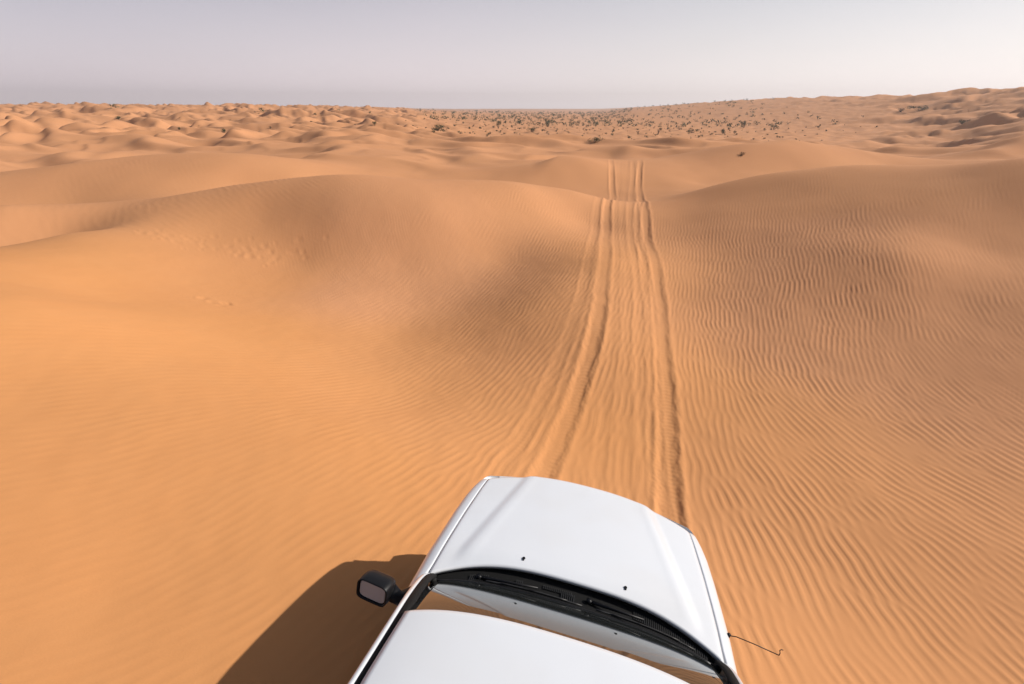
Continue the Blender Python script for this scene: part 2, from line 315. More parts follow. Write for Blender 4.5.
class Acc:
    """collects simple solids into one mesh"""
    def __init__(s): s.v = []; s.f = []
    def add(s, vs, fs):
        n = len(s.v); s.v += [tuple(v) for v in vs]; s.f += [tuple(i+n for i in f) for f in fs]
    def box(s, c, d, rot=None, taper=1.0):
        R = rot or Matrix.Identity(3); c = Vector(c)
        vs = []
        for z in (-1, 1):
            k = taper if z > 0 else 1
            for x, y in ((-1, -1), (1, -1), (1, 1), (-1, 1)):
                vs.append(c + R @ Vector((x*d[0]/2*k, y*d[1]/2*k, z*d[2]/2)))
        s.add(vs, [(3, 2, 1, 0), (4, 5, 6, 7), (0, 1, 5, 4), (1, 2, 6, 5), (2, 3, 7, 6), (3, 0, 4, 7)])
    def tube(s, pts, rad, n=8, cap=True):
        pts = [Vector(p) for p in pts]; R = rad if isinstance(rad, (list, tuple)) else [rad]*len(pts)
        rings = []; up = Vector((0, 0, 1))
        for i, p in enumerate(pts):
            t = (pts[min(i+1, len(pts)-1)]-pts[max(i-1, 0)]).normalized()
            a = t.cross(up)
            if a.length < .05: a = t.cross(Vector((0, 1, 0)))
            a.normalize(); b = a.cross(t)
            rings.append([p+R[i]*(a*math.cos(2*math.pi*k/n)+b*math.sin(2*math.pi*k/n)) for k in range(n)])
        vs = [v for r in rings for v in r]; fs = []
        for i in range(len(pts)-1):
            for k in range(n):
                fs.append((i*n+k, i*n+(k+1) % n, (i+1)*n+(k+1) % n, (i+1)*n+k))
        if cap: fs.append(tuple(range(n))[::-1]); fs.append(tuple((len(pts)-1)*n+k for k in range(n)))
        s.add(vs, fs)
    def lathe(s, prof, c, axis='x', n=40):
        vs = []; fs = []
        for r, h in prof:
            for k in range(n):
                a = 2*math.pi*k/n
                if axis == 'x': vs.append((c[0]+h, c[1]+r*math.cos(a), c[2]+r*math.sin(a)))
                else: vs.append((c[0]+r*math.cos(a), c[1]+r*math.sin(a), c[2]+h))
        m = len(prof)
        for i in range(m-1):
            for k in range(n): fs.append((i*n+k, i*n+(k+1) % n, (i+1)*n+(k+1) % n, (i+1)*n+k))
        s.add(vs, fs)
    def build(s, name, mat, parent, smooth=False, bevel=0, sub=0):
        o = raw_mesh(name, s.v, s.f, mat, parent, 0, smooth)
        if bevel:
            m = o.modifiers.new('bevel', 'BEVEL'); m.width = bevel; m.segments = 3; m.limit_method = 'ANGLE'; m.angle_limit = .6
            for p in o.data.polygons: p.use_smooth = True
            m.harden_normals = False
        return o

def hy_rear(x): return -.010-.19*np.abs(x/.82)**3.2
def hy_front(x): return 1.195-.20*np.abs(x/.8)**2.6
def yshell(x): return hy_front(x)+.022+.035*np.minimum(np.abs(x)/.8, 1)**6
def hgap(y): return np.interp(y, [-.3, -.1, .2, .45, .8, 1.0, 1.2], [.838, .833, .826, .818, .799, .782, .765])
def hz(x, y):
    z = -.040*(x/.8)**2 - .087*np.clip(y/1.19, 0, 1.2)**1.15
    cx = np.interp(y, [-.1, .06, 1.0, 1.2], [.69, .665, .475, .45])        # the crease line of the raised centre panel
    f = sstep(-.14, .10, y)
    ramp = sstep(cx+.072, cx-.004, np.abs(x))
    z = z + .0165*ramp*f
    z = z + .002*np.exp(-((np.abs(x)-cx+.03)/.03)**2)*f
    # front lip rolls over
    e = hy_front(x)-y
    z = z - .045*np.clip(1-e/.085, 0, 1)**2.2
    # sides settle into the gap
    s = hgap(y)-np.abs(x)
    z = z - .004*np.clip(1-s/.03, 0, 1)**2
    # rear edge lifts slightly over the scuttle
    return z
def fz_gap(y): return hz(hgap(y), np.minimum(y, hy_front(hgap(y))-.0))

def bw(y):        # half width of the body shell at its shoulder
    return np.interp(y, [-3.25, -3.1, -2.8, -1.5, -.3, .03, .48, .70, .83, .95, 1.02, 1.052], [.78, .86, .895, .925, .93, .930, .913, .897, .877, .850, .822, .802])

def planform():
    """the shell's outline seen from above, from the rear middle round the left to the front and back along the right"""
    pts = []
    for x in np.linspace(0, -.70, 9): pts.append((x, -3.36+.05*(x/.7)**2))
    for a in np.linspace(0, 90, 8)[1:]:
        a = math.radians(a); pts.append((-.70-.12*math.sin(a), -3.31+.16*(1-math.cos(a))))
    for y in np.concatenate([np.linspace(-3.1, -2.7, 5), np.linspace(-2.66, -1.5, 32), np.linspace(-1.45, -.02, 16), np.linspace(.02, 1.02, 42)]):
        pts.append((-float(bw(y)), float(y)))
    for x in np.linspace(-.80, 0, 26): pts.append((x, float(yshell(x))))
    L = pts[:-1]; Rr = [(-x, y) for x, y in pts[1:-1]][::-1]
    return pts, pts+[(-x, y) for x, y in pts[1:-1][::-1]]

WHEELS = [(-1, .50), (1, .50), (-1, -2.15), (1, -2.15)]
def make_car(M3, loc):
    W, BK, GL, CH, TY, MR, RED, AMB, PL = [MAT[k] for k in ('paint', 'black_plastic', 'glass', 'chrome', 'rubber', 'mirror', 'lens_red', 'lens_clear', 'rim')]
    root = bpy.data.objects.new('off_road_car', None); COL.objects.link(root)
    root.empty_display_size = .5
    M4 = M3.to_4x4(); M4.translation = loc + M3 @ Vector((0, 0, -GH)); root.matrix_world = M4
    root['label'] = 'white off-road car driving down the dune with bare hood and roof, seen from above'
    root['category'] = 'car'
    Z = GH

    # ---- body shell: sides, nose, tail as one swept surface
    half, ring = planform()
    R = np.array(ring); n = len(R)
    T = np.roll(R, -1, 0)-np.roll(R, 1, 0); T /= np.linalg.norm(T, axis=1)[:, None]
    N = np.stack([-T[:, 1], T[:, 0]], 1)
    if (N[len(R)//4]*R[len(R)//4]).sum() < 0: N = -N
    # smooth the normals
    for _ in range(4): N = (np.roll(N, 1, 0)+2*N+np.roll(N, -1, 0)); N /= np.linalg.norm(N, axis=1)[:, None]
    ts = [0, .06, .14, .24, .36, .48, .58, .66, .74, .84, .93, 1.0]
    P = np.zeros((n, len(ts), 3))
    for i in range(n):
        x, y = R[i]; ax = abs(x)
        front = float(sstep(.93, 1.1, y)); rear = float(sstep(-3.0, -3.3, y))
        low = -.83
        for s_, wy in WHEELS:
            if abs(y-wy) < .47 and ax > .7 and not front > .6:
                low = max(low, -.80+math.sqrt(.47**2-(y-wy)**2)*.98)
        arch = max(0, max(math.exp(-((y-wy)/.42)**4) for s_, wy in WHEELS)) if ax > .7 else 0
        for j, t in enumerate(ts):
            z = -.15+(low+.15)*t
            off = .010*math.sin(math.pi*min(t*1.6, 1))
            off += .030*arch*math.exp(-((t-.9)/.35)**2)
            off -= .02*float(sstep(.75, 1, t))*(1-arch)
            # bumpers
            b = float(sstep(-.47, -.52, z)*sstep(-.86, -.80, z))
            off += b*(.135*front+.10*rear)
            off += front*.010*float(sstep(-.15, -.22, z))
            P[i, j] = (x+N[i, 0]*off, y+N[i, 1]*off, z+Z)
    body = grid_mesh('body', P, W, root, closed_u=True, flip=True)
    # fender tops and cowl shoulders join the shell (same painted sheet, separate patch objects merged below)
    patches = []
    for sgn in (-1, 1):
        ys = np.concatenate([np.linspace(-3.05, -.3, 24), np.linspace(-.25, .98, 40)])
        G = np.zeros((len(ys), 14, 3))
        for i, y in enumerate(ys):
            if y >= -.25:
                gx = float(hgap(y))+.003; gz = float(fz_gap(y))
                if y < -.12: 
                    k = float(sstep(-.12, -.25, y)); gx = gx*(1-k)+(.845)*k; gz = gz*(1-k)+(-.045)*k
            else: gx = .845 if y > -2.6 else .845-.06*float(sstep(-2.6, -3.1, y)); gz = -.045
            wx = float(bw(y)); top = (gx, gz); bot = (wx, -.15)
            ctrl = (wx-.012, gz-.010)
            for j in range(14):
                if j == 0: q = (gx, gz-.035)
                else:
                    t = (j-1)/12
                    q = tuple((1-t)**2*top[k]+2*t*(1-t)*ctrl[k]+t*t*bot[k] for k in (0, 1))
                G[i, j] = (sgn*q[0], y, q[1]+Z)
        patches.append((G, sgn < 0))
        # front corner: from the end of the fender cap round to the nose
        y0 = .98; m = 10
        C = np.zeros((m, 14, 3))
        base = G[-1]
        for i in range(m):
            t = i/(m-1)
            # outer end walks along the shell from y=.98 to the nose, inner end stays at the hood corner
            if t < .5: yy = y0+(1.04-y0)*t*2; ox = float(bw(yy)); oy = yy
            else:
                ox = .800-.09*(t-.5)*2; oy = float(yshell(ox))
            ix = .788-.07*max(0, t-.5)*2; iy = min(.98+.06*t, float(hy_front(ix))+.002) if t < .5 else float(hy_front(ix))+.003
            iz = float(fz_gap(.98))-.012-.040*t
            for j in range(14):
                if j == 0: C[i, j] = (sgn*ix, iy, iz-.035+Z)
                else:
                    s = (j-1)/12; cx, cy, cz = ox*.9+ix*.1, oy*.9+iy*.1, iz-.008
                    q = [(1-s)**2*a+2*s*(1-s)*b+s*s*c for a, b, c in ((ix, cx, ox), (iy, cy, oy), (iz, cz, -.15))]
                    C[i, j] = (sgn*q[0], q[1], q[2]+Z)
        patches.append((C, sgn < 0))
    # lip of the nose under the hood edge
    xs = np.linspace(-.72, .72, 50); Lp = np.zeros((50, 4, 3))
    for i, x in enumerate(xs):
        yf = float(hy_front(x)); zz = float(hz(x, yf))
        for j, (dy, dz) in enumerate(((-.06, -.06), (.0, -.018), (.014, -.03), (float(yshell(x))-yf, None))):
            Lp[i, j] = (x, yf+dy, (zz+dz if dz is not None else -.15)+Z)
    patches.append((Lp, True))
    # tail deck below the rear window
    xs = np.linspace(-.80, .80, 20); D = np.zeros((20, 3, 3))
    for i, x in enumerate(xs):
        D[i] = [(x, -3.0, -.045+Z), (x, -3.25, -.07+Z), (x*.95, -3.345+.04*(x/.8)**2, -.15+Z)]
    patches.append((D, False))
    me = body.data; bmx = bmesh.new(); bmx.from_mesh(me)
    for G, fl in patches:
        nu, nv = G.shape[:2]; vv = [bmx.verts.new(tuple(p)) for p in G.reshape(-1, 3)]
        for i in range(nu-1):
            for j in range(nv-1):
                a = i*nv+j; f = (vv[a], vv[a+nv], vv[a+nv+1], vv[a+1])
                try:
                    bf = bmx.faces.new(f[::-1] if fl else f); bf.smooth = True
                except ValueError: pass
    bmesh.ops.remove_doubles(bmx, verts=bmx.verts, dist=.0015)
    bmx.normal_update(); bmx.to_mesh(me); bmx.free()
    # floor pan and wheel housings (dark)
    a = Acc(); a.box((0, -1.1, .44), (1.55, 4.2, .12)); a.box((0, -.9, .70), (1.02, 3.9, .46)); a.box((0, .3, .93), (1.5, 1.3, .12))
    a.box((0, -1.3, .80), (1.66, 2.9, .40))
    a.build('underbody', BK, root, bevel=.02)

    # ---- hood
    nx, ny = 121, 90
    H = np.zeros((nx, ny, 3))
    for i, u in enumerate(np.linspace(-1, 1, nx)):
        for j, v in enumerate(np.linspace(0, 1, ny)):
            v = v**.9
            xx = u*.8
            for _ in range(3):
                yr, yf = float(hy_rear(xx)), float(hy_front(xx)); y = yr+(yf-yr)*v
                xx = u*(float(hgap(y))-.002)
            H[i, j] = (xx, y, float(hz(xx, y))+Z)
    hood = grid_mesh('hood', H, W, root, thick=.022)
    for sgn in (-1, 1):
        a = Acc(); x0, y0 = (-.325 if sgn < 0 else .298), .068; z0 = float(hz(abs(x0), y0))+Z
        a.tube([(x0, y0, z0-.012), (x0, y0, z0+.004), (x0, y0-.003, z0+.009)], [.0095, .0095, .006], 12)
        a.box((x0, y0-.010, z0+.003), (.010, .018, .008))
        a.build('washer_nozzle', BK, root, smooth=False)

    # ---- scuttle between hood and windshield
    xs = np.linspace(-.80, .80, 81); Cw = np.zeros((81, 8, 3))
    def gy(x): return -.172-.070*abs(x/.76)**4
    def gzb(x): return -.012-.036*(x/.78)**2
    for i, x in enumerate(xs):
        ya = float(hy_rear(x))+.035; yb = gy(x)-.02
        for j, t in enumerate(np.linspace(0, 1, 8)):
            dip = -.032*math.sin(math.pi*min(1, t*1.15))
            Cw[i, j] = (x, ya+(yb-ya)*t, -.030-.036*(x/.78)**2+dip*.6+.012*t+Z)
    cowl = grid_mesh('cowl_panel', Cw, MAT['seal'], root, thick=.015, flip=True)
    def cowl_z(x, y): 
        t = min(1, max(0, (float(hy_rear(x))+.035-y)/(float(hy_rear(x))+.055-gy(x))))
        return -.030-.036*(x/.78)**2-.0192*math.sin(math.pi*min(1, t*1.15))+.012*t+Z
    for x0, x1, yo, ln, st in ((-.60, -.50, -.07, .05, .011), (-.33, -.29, -.085, .06, .011), (-.17, .00, -.06, .03, .011), (-.06, .02, -.10, .07, .012), (.36, .76, -.055, .055, .0115)):
        a = Acc(); x = x0
        while x < x1:
            y = float(hy_rear(x))+yo+.01
            a.box((x, y, cowl_z(x, y)+.004), (.0045, ln, .010)); x += st
        a.build('vent_grille', MAT['worn_plastic'], cowl)
    # ---- windshield
    def ws(u, t):
        xb = u*.775; xt = u*.705
        yb, zb = gy(xb), gzb(xb)
        yt = -.783-.078*abs(u)**3; zt = .394-.030*u*u
        x = xb+(xt-xb)*t; y = yb+(yt-yb)*t; z = zb+(zt-zb)*t
        b = .016*math.sin(math.pi*t)
        return (x, y+b*.55, z+b*.83+Z)
    G = np.array([[ws(u, t) for t in np.linspace(0, 1, 16)] for u in np.linspace(-1, 1, 41)])
    wsh = grid_mesh('windshield', G, GL, root, thick=.006)
    # dark ceramic edge and seal along the top and bottom
    a = Acc(); a.tube([ws(u, 1.0) for u in np.linspace(-1, 1, 33)], .009, 8); a.tube([ws(u, -.0) for u in np.linspace(-1, 1, 33)], .010, 8)
    a.build('windshield_seal', BK, wsh, smooth=True)
    # mirror stub inside not visible; wipers
    def wiper(px_, tip, mid, nm='wiper'):
        w = Acc()
        p0 = Vector((px_[0], px_[1], cowl_z(*px_)+.012)); pts = [p0, Vector(mid), Vector(tip)]
        w.tube([p0-Vector((0, 0, .02)), p0+Vector((0, 0, .012))], .017, 14)
        w.tube([p0, p0.lerp(Vector(mid), .5), Vector(mid)], [.011, .008, .006], 8)
        ob = w.build(nm, BK, root, smooth=True)
        return ob
    def blade(parent, x0, x1, yo):
        w = Acc(); pts = []
        for x in np.linspace(x0, x1, 14): pts.append((x, gy(x)+yo+.012, gzb(x)+.004+Z))
        w.tube(pts, .0055, 6)
        w.tube([(p[0], p[1]-.004, p[2]+.009) for p in pts[2:-2]], .0045, 6)
        w.build('wiper_blade', MAT['worn_plastic'], parent, smooth=True)
    w1 = wiper((-.55, -.12), (-.05, gy(0)+.02, .03+Z), (-.20, gy(.2)+.026, gzb(.2)+.035+Z)); blade(w1, -.50, .06, .012)
    w2 = wiper((.10, -.075), (.6, gy(.6), .03+Z), (.40, gy(.4)+.035, gzb(.4)+.038+Z)); blade(w2, .14, .68, .016)

    # ---- roof
    RY0, RY1 = -.776, -3.12
    nx, ny = 61, 70; Rf = np.zeros((nx, ny, 3))
    def rz(x, y):
        z = .452-.034*(x/.7)**2-.014*abs(x/.7)**6
        z -= .046*math.exp(-(( -.76-y)/.38)) if y < -.5 else .046
        z -= .05*float(sstep(-2.4, -3.2, y))
        return z
    for i, u in enumerate(np.linspace(-1, 1, nx)):
        for j, v in enumerate(np.linspace(0, 1, ny)):
            v = v**1.5
            y0 = RY0-.078*abs(u)**3
            y = y0+(RY1-y0)*v
            hw = float(np.interp(y, [-3.12, -2.6, -1.2, -.76], [.665, .705, .722, .706]))
            x = u*hw; z = rz(x, y)
            # long shallow swages pressed in the roof
            z += .0035*sum(math.exp(-((x-c)/.03)**2) for c in (-.36, -.0, .36))*float(sstep(-1.25, -1.5, y))
            z -= .022*max(0, 1-(y0-y)/.03)**2
            Rf[i, j] = (x, y, z+Z)
    roof = grid_mesh('roof', Rf, W, root, thick=.02)
    roof.modifiers['skin'].offset = -1
    # ---- black drip trims, white cant rails and pillars
    for sgn in (-1, 1):
        path = [(.800, -.215, -.035), (.795, -.30, .040), (.780, -.42, .122), (.758, -.58, .222), (.738, -.72, .305), (.727, -.84, .352), (.728, -1.0, .370), (.738, -1.3, .384), (.738, -1.9, .392), (.730, -2.5, .384), (.705, -2.95, .345), (.68, -3.12, .315)]
        Pp = resample(path, 60)
        pr = [(-.021, -.012), (-.019, .003), (.0, .009), (.018, .003), (.021, -.012)]
        G = np.array([[(sgn*(p[0]+a), p[1], p[2]+b+Z) for a, b in pr] for p in Pp])
        grid_mesh('drip_trim', G, MAT['seal'], root, flip=(sgn > 0))
        pr = [(.014, -.016), (.022, .0), (.032, .003), (.044, -.006), (.050, -.030), (.050, -.072), (.044, -.085)]
        G = []
        for k, p in enumerate(Pp):
            f = 1-.0*k
            G.append([(sgn*(p[0]+a), p[1], p[2]+b+Z) for a, b in pr])
        grid_mesh('roof_rail', np.array(G), W, root, flip=(sgn > 0))
        # side wall of the cabin between belt line and rail: pillars as painted sheet, glass proud by 2 mm
        def side(y, t, o=0):
            q = at_y(Pp, y); xt, zt = q[0]+.046, q[2]-.070
            xb, zb = .850, -.045
            if y < -2.6: xb = .850-.06*float(sstep(-2.6, -3.1, y))
            if zt < zb: zt = zb
            x = xb+(xt-xb)*t; z = zb+(zt-zb)*t
            return (sgn*(x+.012*math.sin(math.pi*t)+o), y, z+Z)
        ys = np.linspace(-.22, -3.12, 60)
        G = np.array([[side(y, t) for t in np.linspace(0, 1, 7)] for y in ys])
        grid_mesh('cabin_side', G, W, root, flip=(sgn > 0))
        for y0, y1 in ((-.62, -1.30), (-1.40, -2.12), (-2.24, -2.95)):
            G = np.array([[side(y, t, .004) for t in np.linspace(.06, .93, 6)] for y in np.linspace(y0, y1, 14)])
            g = grid_mesh('side_window', G, GL, root, flip=(sgn > 0))
            fr = Acc(); fr.tube([side(y0, .05, .004)]+[side(y, .05, .004) for y in np.linspace(y0, y1, 8)]+[side(y1, t, .004) for t in (.3, .6, .94)]+[side(y, .94, .004) for y in np.linspace(y1, y0, 8)]+[side(y0, t, .004) for t in (.6, .3, .05)], .008, 6)
            fr.build('window_seal', BK, g, smooth=True)
        # quarter light ahead of the mirror
        # doors: shut lines and handles
        for y0, y1 in ((-.42, -1.35), (-1.37, -2.2)):
            d = Acc(); pl = []
            for (yy, zz) in ((y0, -.16), (y0, -.70), (y1+.02, -.70), (y1+.02, -.16)):
                pl.append((sgn*(float(bw(yy))+.010), yy, zz+Z))
            xs_ = [pl[0]]+[tuple(Vector(pl[0]).lerp(Vector(pl[1]), k/5)) for k in range(1, 6)]
            d.tube(pl, .004, 6); dl = d.build('door_seam', BK, root)
            h = Acc(); yy = y1+.20; h.tube([(sgn*(float(bw(yy))+.012), yy-.09, -.24+Z), (sgn*(float(bw(yy))+.045), yy-.06, -.24+Z), (sgn*(float(bw(yy))+.045), yy+.06, -.24+Z), (sgn*(float(bw(yy))+.012), yy+.09, -.24+Z)], .014, 10)
            h.build('door_handle', W, root, smooth=True)
        a = Acc(); a.tube([(sgn*.805, -.20, -.075+Z), (sgn*.790, -.24, -.052+Z), (sgn*.780, -.285, -.012+Z)], [.012, .022, .018], 10)
        a.build('cowl_end_cap', MAT['seal'], root, smooth=True)
        # mirrors
        build_mirror(root, sgn, Z)
        # lamps
        a = Acc(); 
        cs = [(sgn*x, float(hy_front(x))+.030, z+Z) for x in (.50, .60, .70, .775) for z in (-.20, -.42)]
        hd = []
        for x in np.linspace(.48, .80, 8):
            yy = float(hy_front(x))+.036 if x < .79 else 1.06
            hd.append([(sgn*x, yy, -.20+Z), (sgn*x, yy+.006, -.30+Z), (sgn*x, yy+.004, -.43+Z)])
        grid_mesh('headlight', np.array(hd), AMB, root, thick=.02, flip=(sgn > 0))
        a = Acc(); a.box((sgn*.80, -3.30, .80), (.13, .10, .34)); a.build('tail_light', RED, root, bevel=.02)
    # grille
    g = Acc()
    for z in np.arange(-.225, -.42, -.042):
        g.tube([(x, float(hy_front(x))+.034, z+Z) for x in np.linspace(-.44, .44, 15)], .010, 6)
    gr = g.build('grille', CH, root, smooth=True)
    b = Acc(); xs = np.linspace(-.46, .46, 16)
    G = np.array([[(x, float(hy_front(x))+.030, z+Z) for z in (-.20, -.43)] for x in xs]); grid_mesh('grille_backing', G, BK, gr, flip=False)
    # licence plate left blank, rear window
    G = np.array([[(x*(1-.06*t), -3.02-.16*(1-t)-.02, -.03+.33*t+Z) for t in np.linspace(0, 1, 5)] for x in np.linspace(-.66, .66, 12)])
    grid_mesh('rear_window', G, GL, root, thick=.006, flip=True)
    G = np.array([[(x*(1-.13*t), -3.0-.17*(1-t)-.12*t, -.05+.40*t+Z) for t in np.linspace(0, 1, 5)] for x in np.linspace(-.80, .80, 12)])
    grid_mesh('tailgate', G, W, root, thick=.02, flip=True)
    # wheels
    for s_, wy in WHEELS:
        cx = s_*.76; c = (cx, wy, .385)
        t = Acc(); w = .125
        t.lathe([(.24, -w*.8), (.30, -w), (.36, -w*.98), (.385, -w*.78), (.392, -w*.3), (.392, w*.3), (.385, w*.78), (.36, w*.98), (.30, w), (.24, w*.8)], c, 'x', 48)
        for k in range(48):
            an = 2*math.pi*k/48; off = .03 if k % 2 else -.03
            t.box((cx+off, wy+.392*math.cos(an), .385+.392*math.sin(an)), (.10, .03, .016), Matrix.Rotation(an-math.pi/2, 3, 'X'))
        whl = bpy.data.objects.new('wheel', None); COL.objects.link(whl); whl.parent = root
        t.build('tyre', TY, whl, smooth=True)
        r = Acc(); r.lathe([(.245, -.09), (.245, s_*.085), (.225, s_*.095), (.20, s_*.06), (.07, s_*.05), (.055, s_*.085), (0.001, s_*.09)], c, 'x', 32)
        for k in range(6):
            an = 2*math.pi*k/6; r.box((cx+s_*.068, wy+.135*math.cos(an), .385+.135*math.sin(an)), (.03, .15, .05), Matrix.Rotation(an, 3, 'X'))
        r.build('rim', PL, whl, smooth=False)
    # antenna on the right fender
    a = Acc()
    b0 = Vector((.905, .035, -.085+Z))
    a.tube([b0-Vector((.01, 0, .03)), b0+Vector((.004, 0, .012))], [.016, .010], 12)
    ba = a.build('antenna', BK, root, smooth=True)
    a = Acc(); tip = Vector((1.18, .016, -.10+Z))
    pts = [b0, b0.lerp(tip, .15)+Vector((0, 0, .012)), b0.lerp(tip, .5)+Vector((0, 0, .010)), tip]
    a.tube(pts, .0028, 6)
    a.tube([tip, tip+Vector((.004, .006, .012)), tip+Vector((.0, .012, .022)), tip+Vector((.008, .016, .028)), tip+Vector((.018, .016, .028))], .0026, 6)
    a.build('antenna_rod', BK, ba, smooth=True)
    return root

def resample(path, n):
    P = np.array(path, float); d = np.r_[0, np.cumsum(np.linalg.norm(np.diff(P, axis=0), axis=1))]
    s = np.linspace(0, d[-1], n)
    Q = np.stack([np.interp(s, d, P[:, k]) for k in range(3)], 1)
    for _ in range(3): Q[1:-1] = (Q[:-2]+2*Q[1:-1]+Q[2:])/4
    return Q
def at_y(P, y):
    ys = P[:, 1]; o = np.argsort(ys)
    return np.array([np.interp(y, ys[o], P[o, k]) for k in range(3)])

def build_mirror(root, sgn, Z):
    BK, MR = MAT['black_plastic'], MAT['mirror']
    # housing: rounded box, opening faces backwards
    c = Vector((sgn*1.012, -.555, .085+Z)); hw, hh, dp = .088, .058, .065
    rings = []
    def rr(w, h, y, n=32, p=5.5):
        out = []
        for k in range(n):
            a = 2*math.pi*k/n; ca, sa = math.cos(a), math.sin(a)
            r = (abs(ca)**p+abs(sa)**p)**(-1/p)
            out.append(Vector((ca*r*w, y, sa*r*h)))
        return out
    # tilt: the opening looks back and up towards the driver
    Rm = Matrix.Rotation(math.radians(-4), 3, 'X') @ Matrix.Rotation(math.radians(sgn*7), 3, 'Z')
    prof = [(.90, .88, -.012), (.985, .98, -.018), (1.0, 1.0, -.008), (1.02, 1.02, .02), (1.0, .97, .055), (.90, .84, .085), (.66, .56, .105), (.2, .15, .112)]
    vs = []; fs = []; n = 32
    for a, b, y in prof: vs += [c + Rm @ v for v in rr(hw*a, hh*b, y, n)]
    for i in range(len(prof)-1):
        for k in range(n): fs.append((i*n+k, i*n+(k+1) % n, (i+1)*n+(k+1) % n, (i+1)*n+k))
    fs.append(tuple((len(prof)-1)*n+k for k in range(n)))
    inner = [c + Rm @ v for v in rr(hw*.89, hh*.86, .012, n)]
    b0 = len(vs); vs += inner
    for k in range(n): fs.append((k, b0+k, b0+(k+1) % n, (k+1) % n))
    fs.append(tuple(b0+k for k in range(n)))
    a = Acc(); a.add(vs, fs)
    # arm to the door
    a.tube([c+Vector((-sgn*.07, .05, -.02)), c+Vector((-sgn*.12, .075, -.075)), Vector((sgn*.83, -.40, -.0+Z))], [.045, .038, .04], 12)
    h = a.build('side_mirror', BK, root, smooth=True)
    g = raw_mesh('mirror_glass', [c + Rm @ v for v in rr(hw*.84, hh*.82, -.006, n)]+[c + Rm @ v for v in rr(hw*.84, hh*.82, .002, n)],
                 [tuple(range(n))]+[tuple(range(n, 2*n))[::-1]]+[(k, n+k, n+(k+1) % n, (k+1) % n) for k in range(n)], MR, h, smooth=False)
    return h

# ------------------------------------------------------------------ materials
def new_mat(name):
    m = bpy.data.materials.new(name); m.use_nodes = True
    nt = m.node_tree; return m, nt, nt.nodes['Principled BSDF']
def simple(name, col, rough=.5, metal=0, coat=0, spec=.5, bump=0, bscale=300, var=0):
    m, nt, b = new_mat(name)
    b.inputs['Base Color'].default_value = (*col, 1); b.inputs['Roughness'].default_value = rough
    b.inputs['Metallic'].default_value = metal; b.inputs['Coat Weight'].default_value = coat; b.inputs['Coat Roughness'].default_value = .04
    b.inputs['Specular IOR Level'].default_value = spec
    if bump or var:
        tc = nt.nodes.new('ShaderNodeTexCoord'); nz = nt.nodes.new('ShaderNodeTexNoise'); nz.inputs['Scale'].default_value = bscale
        nz.inputs['Detail'].default_value = 4
        nt.links.new(tc.outputs['Object'], nz.inputs['Vector'])
        if bump:
            bp = nt.nodes.new('ShaderNodeBump'); bp.inputs['Strength'].default_value = bump; bp.inputs['Distance'].default_value = .002
            nt.links.new(nz.outputs['Fac'], bp.inputs['Height']); nt.links.new(bp.outputs['Normal'], b.inputs['Normal'])
        if var:
            mx = nt.nodes.new('ShaderNodeMix'); mx.data_type = 'RGBA'
            mx.inputs['A'].default_value = (*[c*(1-var) for c in col], 1); mx.inputs['B'].default_value = (*[min(1, c*(1+var)) for c in col], 1)
            nt.links.new(nz.outputs['Fac'], mx.inputs['Factor']); nt.links.new(mx.outputs['Result'], b.inputs['Base Color'])
    return m

MAT = {}
def make_paint():
    m, nt, b = new_mat('white_car_paint')
    tc = nt.nodes.new('ShaderNodeTexCoord'); N = nt.nodes; L = nt.links
    n1 = N.new('ShaderNodeTexNoise'); n1.inputs['Scale'].default_value = 2.2; n1.inputs['Detail'].default_value = 6
    L.new(tc.outputs['Object'], n1.inputs['Vector'])
    mx = N.new('ShaderNodeMix'); mx.data_type = 'RGBA'
    mx.inputs['A'].default_value = (.69, .715, .745, 1); mx.inputs['B'].default_value = (.64, .63, .615, 1)     # a film of dust
    mr = N.new('ShaderNodeMapRange'); mr.inputs['From Min'].default_value = .45; mr.inputs['From Max'].default_value = .85; mr.inputs['To Max'].default_value = .5
    L.new(n1.outputs['Fac'], mr.inputs['Value']); L.new(mr.outputs['Result'], mx.inputs['Factor']); L.new(mx.outputs['Result'], b.inputs['Base Color'])
    b.inputs['Roughness'].default_value = .32; b.inputs['Coat Weight'].default_value = .7; b.inputs['Coat Roughness'].default_value = .12
    n2 = N.new('ShaderNodeTexNoise'); n2.inputs['Scale'].default_value = 260; L.new(tc.outputs['Object'], n2.inputs['Vector'])
    n3 = N.new('ShaderNodeTexNoise'); n3.inputs['Scale'].default_value = 3.2; n3.inputs['Detail'].default_value = 1; L.new(tc.outputs['Object'], n3.inputs['Vector'])
    b0 = N.new('ShaderNodeBump'); b0.inputs['Strength'].default_value = .5; b0.inputs['Distance'].default_value = .006; L.new(n3.outputs['Fac'], b0.inputs['Height'])
    bp = N.new('ShaderNodeBump'); bp.inputs['Strength'].default_value = .06; bp.inputs['Distance'].default_value = .0006
    L.new(b0.outputs['Normal'], bp.inputs['Normal']); L.new(n2.outputs['Fac'], bp.inputs['Height']); L.new(bp.outputs['Normal'], b.inputs['Normal'])
    return m
def make_glass():
    m, nt, b = new_mat('laminated_glass'); N = nt.nodes; L = nt.links
    b.inputs['Base Color'].default_value = (.018, .020, .020, 1); b.inputs['Roughness'].default_value = .015
    b.inputs['IOR'].default_value = GLASS_IOR; b.inputs['Specular Tint'].default_value = (.90, .97, .96, 1)
    return m
GLASS_IOR = 2.2
